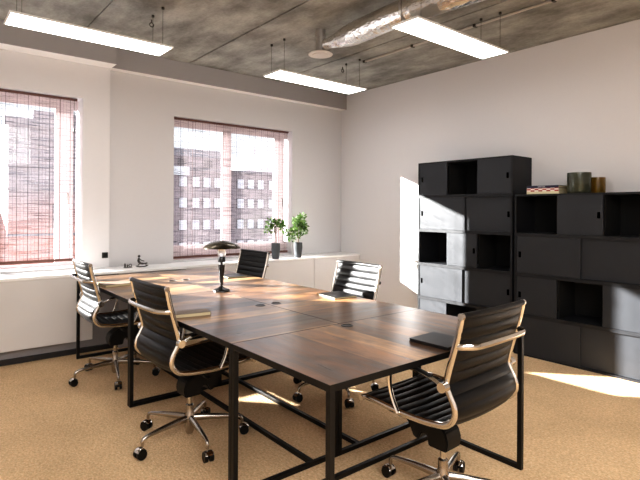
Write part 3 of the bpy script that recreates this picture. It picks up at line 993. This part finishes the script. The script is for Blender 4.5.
lathe(bm, [(.009, .006), (.009, .04), (.004, .046)], 12, (-.03, 0)); lathe(bm, [(.007, .006), (.008, .028), (.003, .034)], 12, (-.002, 0))
tube(bm, [(.026+.014*cos(a), 0, .022+.014*sin(a)) for a in [2*pi*i/16 for i in range(17)]], .004, 8)
obj('body', bm, 'pewter', t, True)

# ------------------------------------------------------------------ ceiling lights
def led(x0, x1, y0, y1, label):
    cx, cy = (x0+x1)/2, (y0+y1)/2
    t = thing('ceiling_light', label, 'ceiling light', (cx, cy, 2.755), 0, 'rectangular LED panels hung from the concrete ceiling')
    hx, hy = (x1-x0)/2, (y1-y0)/2
    bm = B()
    box(bm, -hx, hx, -hy, -hy+.006, 0, .014); box(bm, -hx, hx, hy-.006, hy, 0, .014)
    box(bm, -hx, -hx+.012, -hy+.006, hy-.006, 0, .014); box(bm, hx-.012, hx, -hy+.006, hy-.006, 0, .014)
    box(bm, -hx+.012, hx-.012, -hy+.006, hy-.006, .009, .014)
    obj('frame', bm, 'fixture', t)
    bm = B(); box(bm, -hx+.012, hx-.012, -hy+.006, hy-.006, .0005, .008)
    obj('diffuser', bm, 'led', t)
    for sx in (-1, 1):
        for sy in (-1, 1):
            px, py = sx*(hx-.08), sy*(hy-.035)
            bm = B(); tube(bm, [(px, py, .013), (px, py, ZC-2.755)], .0017, 6)
            c = obj('cable', bm, 'cable', t)
            bm = B(); lathe(bm, [(.012, ZC-2.755-.018), (.012, ZC-2.755)], 12, (px, py))
            obj('ceiling_anchor', bm, 'cable', c, True)
led(.512, 1.70, 4.05, 4.345, 'LED panel hung near the left window, leftmost of the three')
led(2.765, 3.958, 4.02, 4.315, 'LED panel hung in the middle before the far corner')
led(2.75, 3.955, 2.29, 2.545, 'LED panel hung nearest the camera, beside the foil duct')

# ------------------------------------------------------------------ ventilation
t = thing('air_duct', 'crinkled silver foil air duct running along the concrete ceiling', 'air duct', (2.97, 2.0, 2.935))
path = catmull([(0, 1.56, .0), (.005, 1.44, .0), (.01, 1.30, .0), (0, 1.05, .0), (-.02, .6, .0), (.03, .1, .0), (.08, -.5, .0), (.1, -1.4, .0), (.1, -2.2, 0)], 40)
rad = []
rr_ = random.Random(5)
for p in path:
    f = min(1, max(0, (1.56-p.y)/.40))
    rad.append((.050+.048*f*f*(3-2*f))+rr_.uniform(-.001, .001))
bmd = B(); tube(bmd, path, rad, 28)
for v in bmd.verts:
    v.co += Vector((rr_.uniform(-1, 1), rr_.uniform(-1, 1), rr_.uniform(-1, 1)))*.0010
obj('foil_hose', bmd, 'foil', t, True)
for yy in (.55, -.6):
    bm = B()
    tube(bm, [(-.01+.112*cos(a), yy, .112*sin(a)) for a in [pi*2*i/32 for i in range(33)]], .003, 6, ry=.010)
    tube(bm, [(-.01, yy, .11), (-.01, yy, .15)], .004, 6)
    obj('strap', bm, 'galv', t, True)
t = thing('air_vent', 'round white ceiling air diffuser on a galvanised stub at the duct end', 'air vent', (2.97, 3.64, 2.855))
bm = B(); lathe(bm, [(.046, .03), (.046, .16), (.051, .162), (.051, .18), (.046, .182), (.046, .235)], 28)
obj('stub_pipe', bm, 'galv', t, True)
bm = B(); lathe(bm, [(.05, .0), (.112, .0), (.116, .006), (.10, .016), (.06, .030), (.05, .030)], 36)
obj('flange', bm, 'vent_white', t, True)
bm = B(); lathe(bm, [(.075, -.006), (.078, -.002), (.03, .003)], 30)
obj('valve_disc', bm, 'vent_white', t, True)

t = thing('conduit', 'thin grey conduit clipped along the concrete ceiling above the far light', 'conduit', (3.95, 2.0, ZC-.014))
bm = B(); tube(bm, [(0, 2.07, 0), (0, -3.5, 0)], .0105, 10)
obj('pipe', bm, 'pipe', t, True)
for yy in (2.05, 1.35, .62, -.1):
    bm = B(); box(bm, -.022, .022, yy-.012, yy+.012, -.014, .012, .003)
    obj('clip', bm, 'cable', t)
for (x, y) in ((3.93, 4.40), (1.65, 4.42)):
    t = thing('ceiling_hook', 'small dark ring hook screwed into the ceiling ' + ('near the middle LED panel' if x > 3 else 'right of the leftmost LED panel'), 'hook', (x, y, ZC))
    bm = B(); tube(bm, [(0, 0, 0), (0, 0, -.03)], .005, 8)
    obj('stem', bm, 'cable', t, True)
    bm = B(); tube(bm, [(.018*cos(a), 0, -.046+.018*sin(a)) for a in [2*pi*i/16 for i in range(17)]], .004, 8)
    obj('ring', bm, 'cable', t, True)

# ------------------------------------------------------------------ light
w = bpy.data.worlds.new('World'); scene.world = w; w.use_nodes = True
wn = w.node_tree
bg = wn.nodes['Background']
tc = wn.nodes.new('ShaderNodeTexCoord'); sp = wn.nodes.new('ShaderNodeSeparateXYZ'); cr = wn.nodes.new('ShaderNodeValToRGB')
wn.links.new(tc.outputs['Generated'], sp.inputs[0]); wn.links.new(sp.outputs['Z'], cr.inputs['Fac'])
cr.color_ramp.elements[0].color = (.90, .94, 1, 1); cr.color_ramp.elements[1].color = (.78, .88, 1, 1)
wn.links.new(cr.outputs['Color'], bg.inputs['Color'])
bg.inputs['Strength'].default_value = .78

def lamp(name, kind, loc, direction, energy, color=(1, 1, 1), **kw):
    l = bpy.data.lights.new(name, kind); l.energy = energy; l.color = color
    for k, v_ in kw.items(): setattr(l, k, v_)
    o = bpy.data.objects.new(name, l); COL.objects.link(o)
    o.location = loc
    o.rotation_euler = Vector(direction).to_track_quat('-Z', 'Y').to_euler()
    return o
lamp('sun', 'SUN', (-8, 14, 8), (.855, -1, -.41), 36.0, (1, .97, .94), angle=radians(.7))
lamp('fill_light', 'AREA', (.2, -1.3, 2.72), (-.05, .3, -1), 105, (1, .985, .97), shape='RECTANGLE', size=3.6, size_y=2.0)  # added soft fill behind the camera, no fitting of the room
# light portals in the two windows (sampling aid only, they emit nothing)
for wx0, wx1, wz0, wz1 in (W1, W2):
    o = lamp('window_portal', 'AREA', ((wx0+wx1)/2, 5.82, (wz0+wz1)/2), (0, -1, 0), 1, shape='RECTANGLE', size=wx1-wx0, size_y=wz1-wz0)
    o.data.cycles.is_portal = True

# ------------------------------------------------------------------ camera
cam = bpy.data.cameras.new('camera'); co = bpy.data.objects.new('camera', cam); COL.objects.link(co)
cam.lens = 497.97/640*36; cam.sensor_width = 36; cam.sensor_fit = 'HORIZONTAL'
cam.shift_y = -(240-210.68)/640
co.location = (0, 0, 1.3865)
R_ = Euler((pi/2, 0, -.6852)).to_matrix() @ Matrix.Rotation(.0058, 3, 'Z')
co.rotation_euler = R_.to_euler()
cam.clip_start = .05; cam.clip_end = 400
scene.camera = co

scene.view_settings.view_transform = 'Standard'
scene.view_settings.exposure = .78
scene.view_settings.gamma = 1.0
try:
    scene.view_settings.look = 'Medium High Contrast'
except Exception as e_:
    print('LOOK', e_)
scene.cycles.max_bounces = 10
scene.cycles.transparent_max_bounces = 12
scene.cycles.sample_clamp_indirect = 6
scene.cycles.use_denoising = True
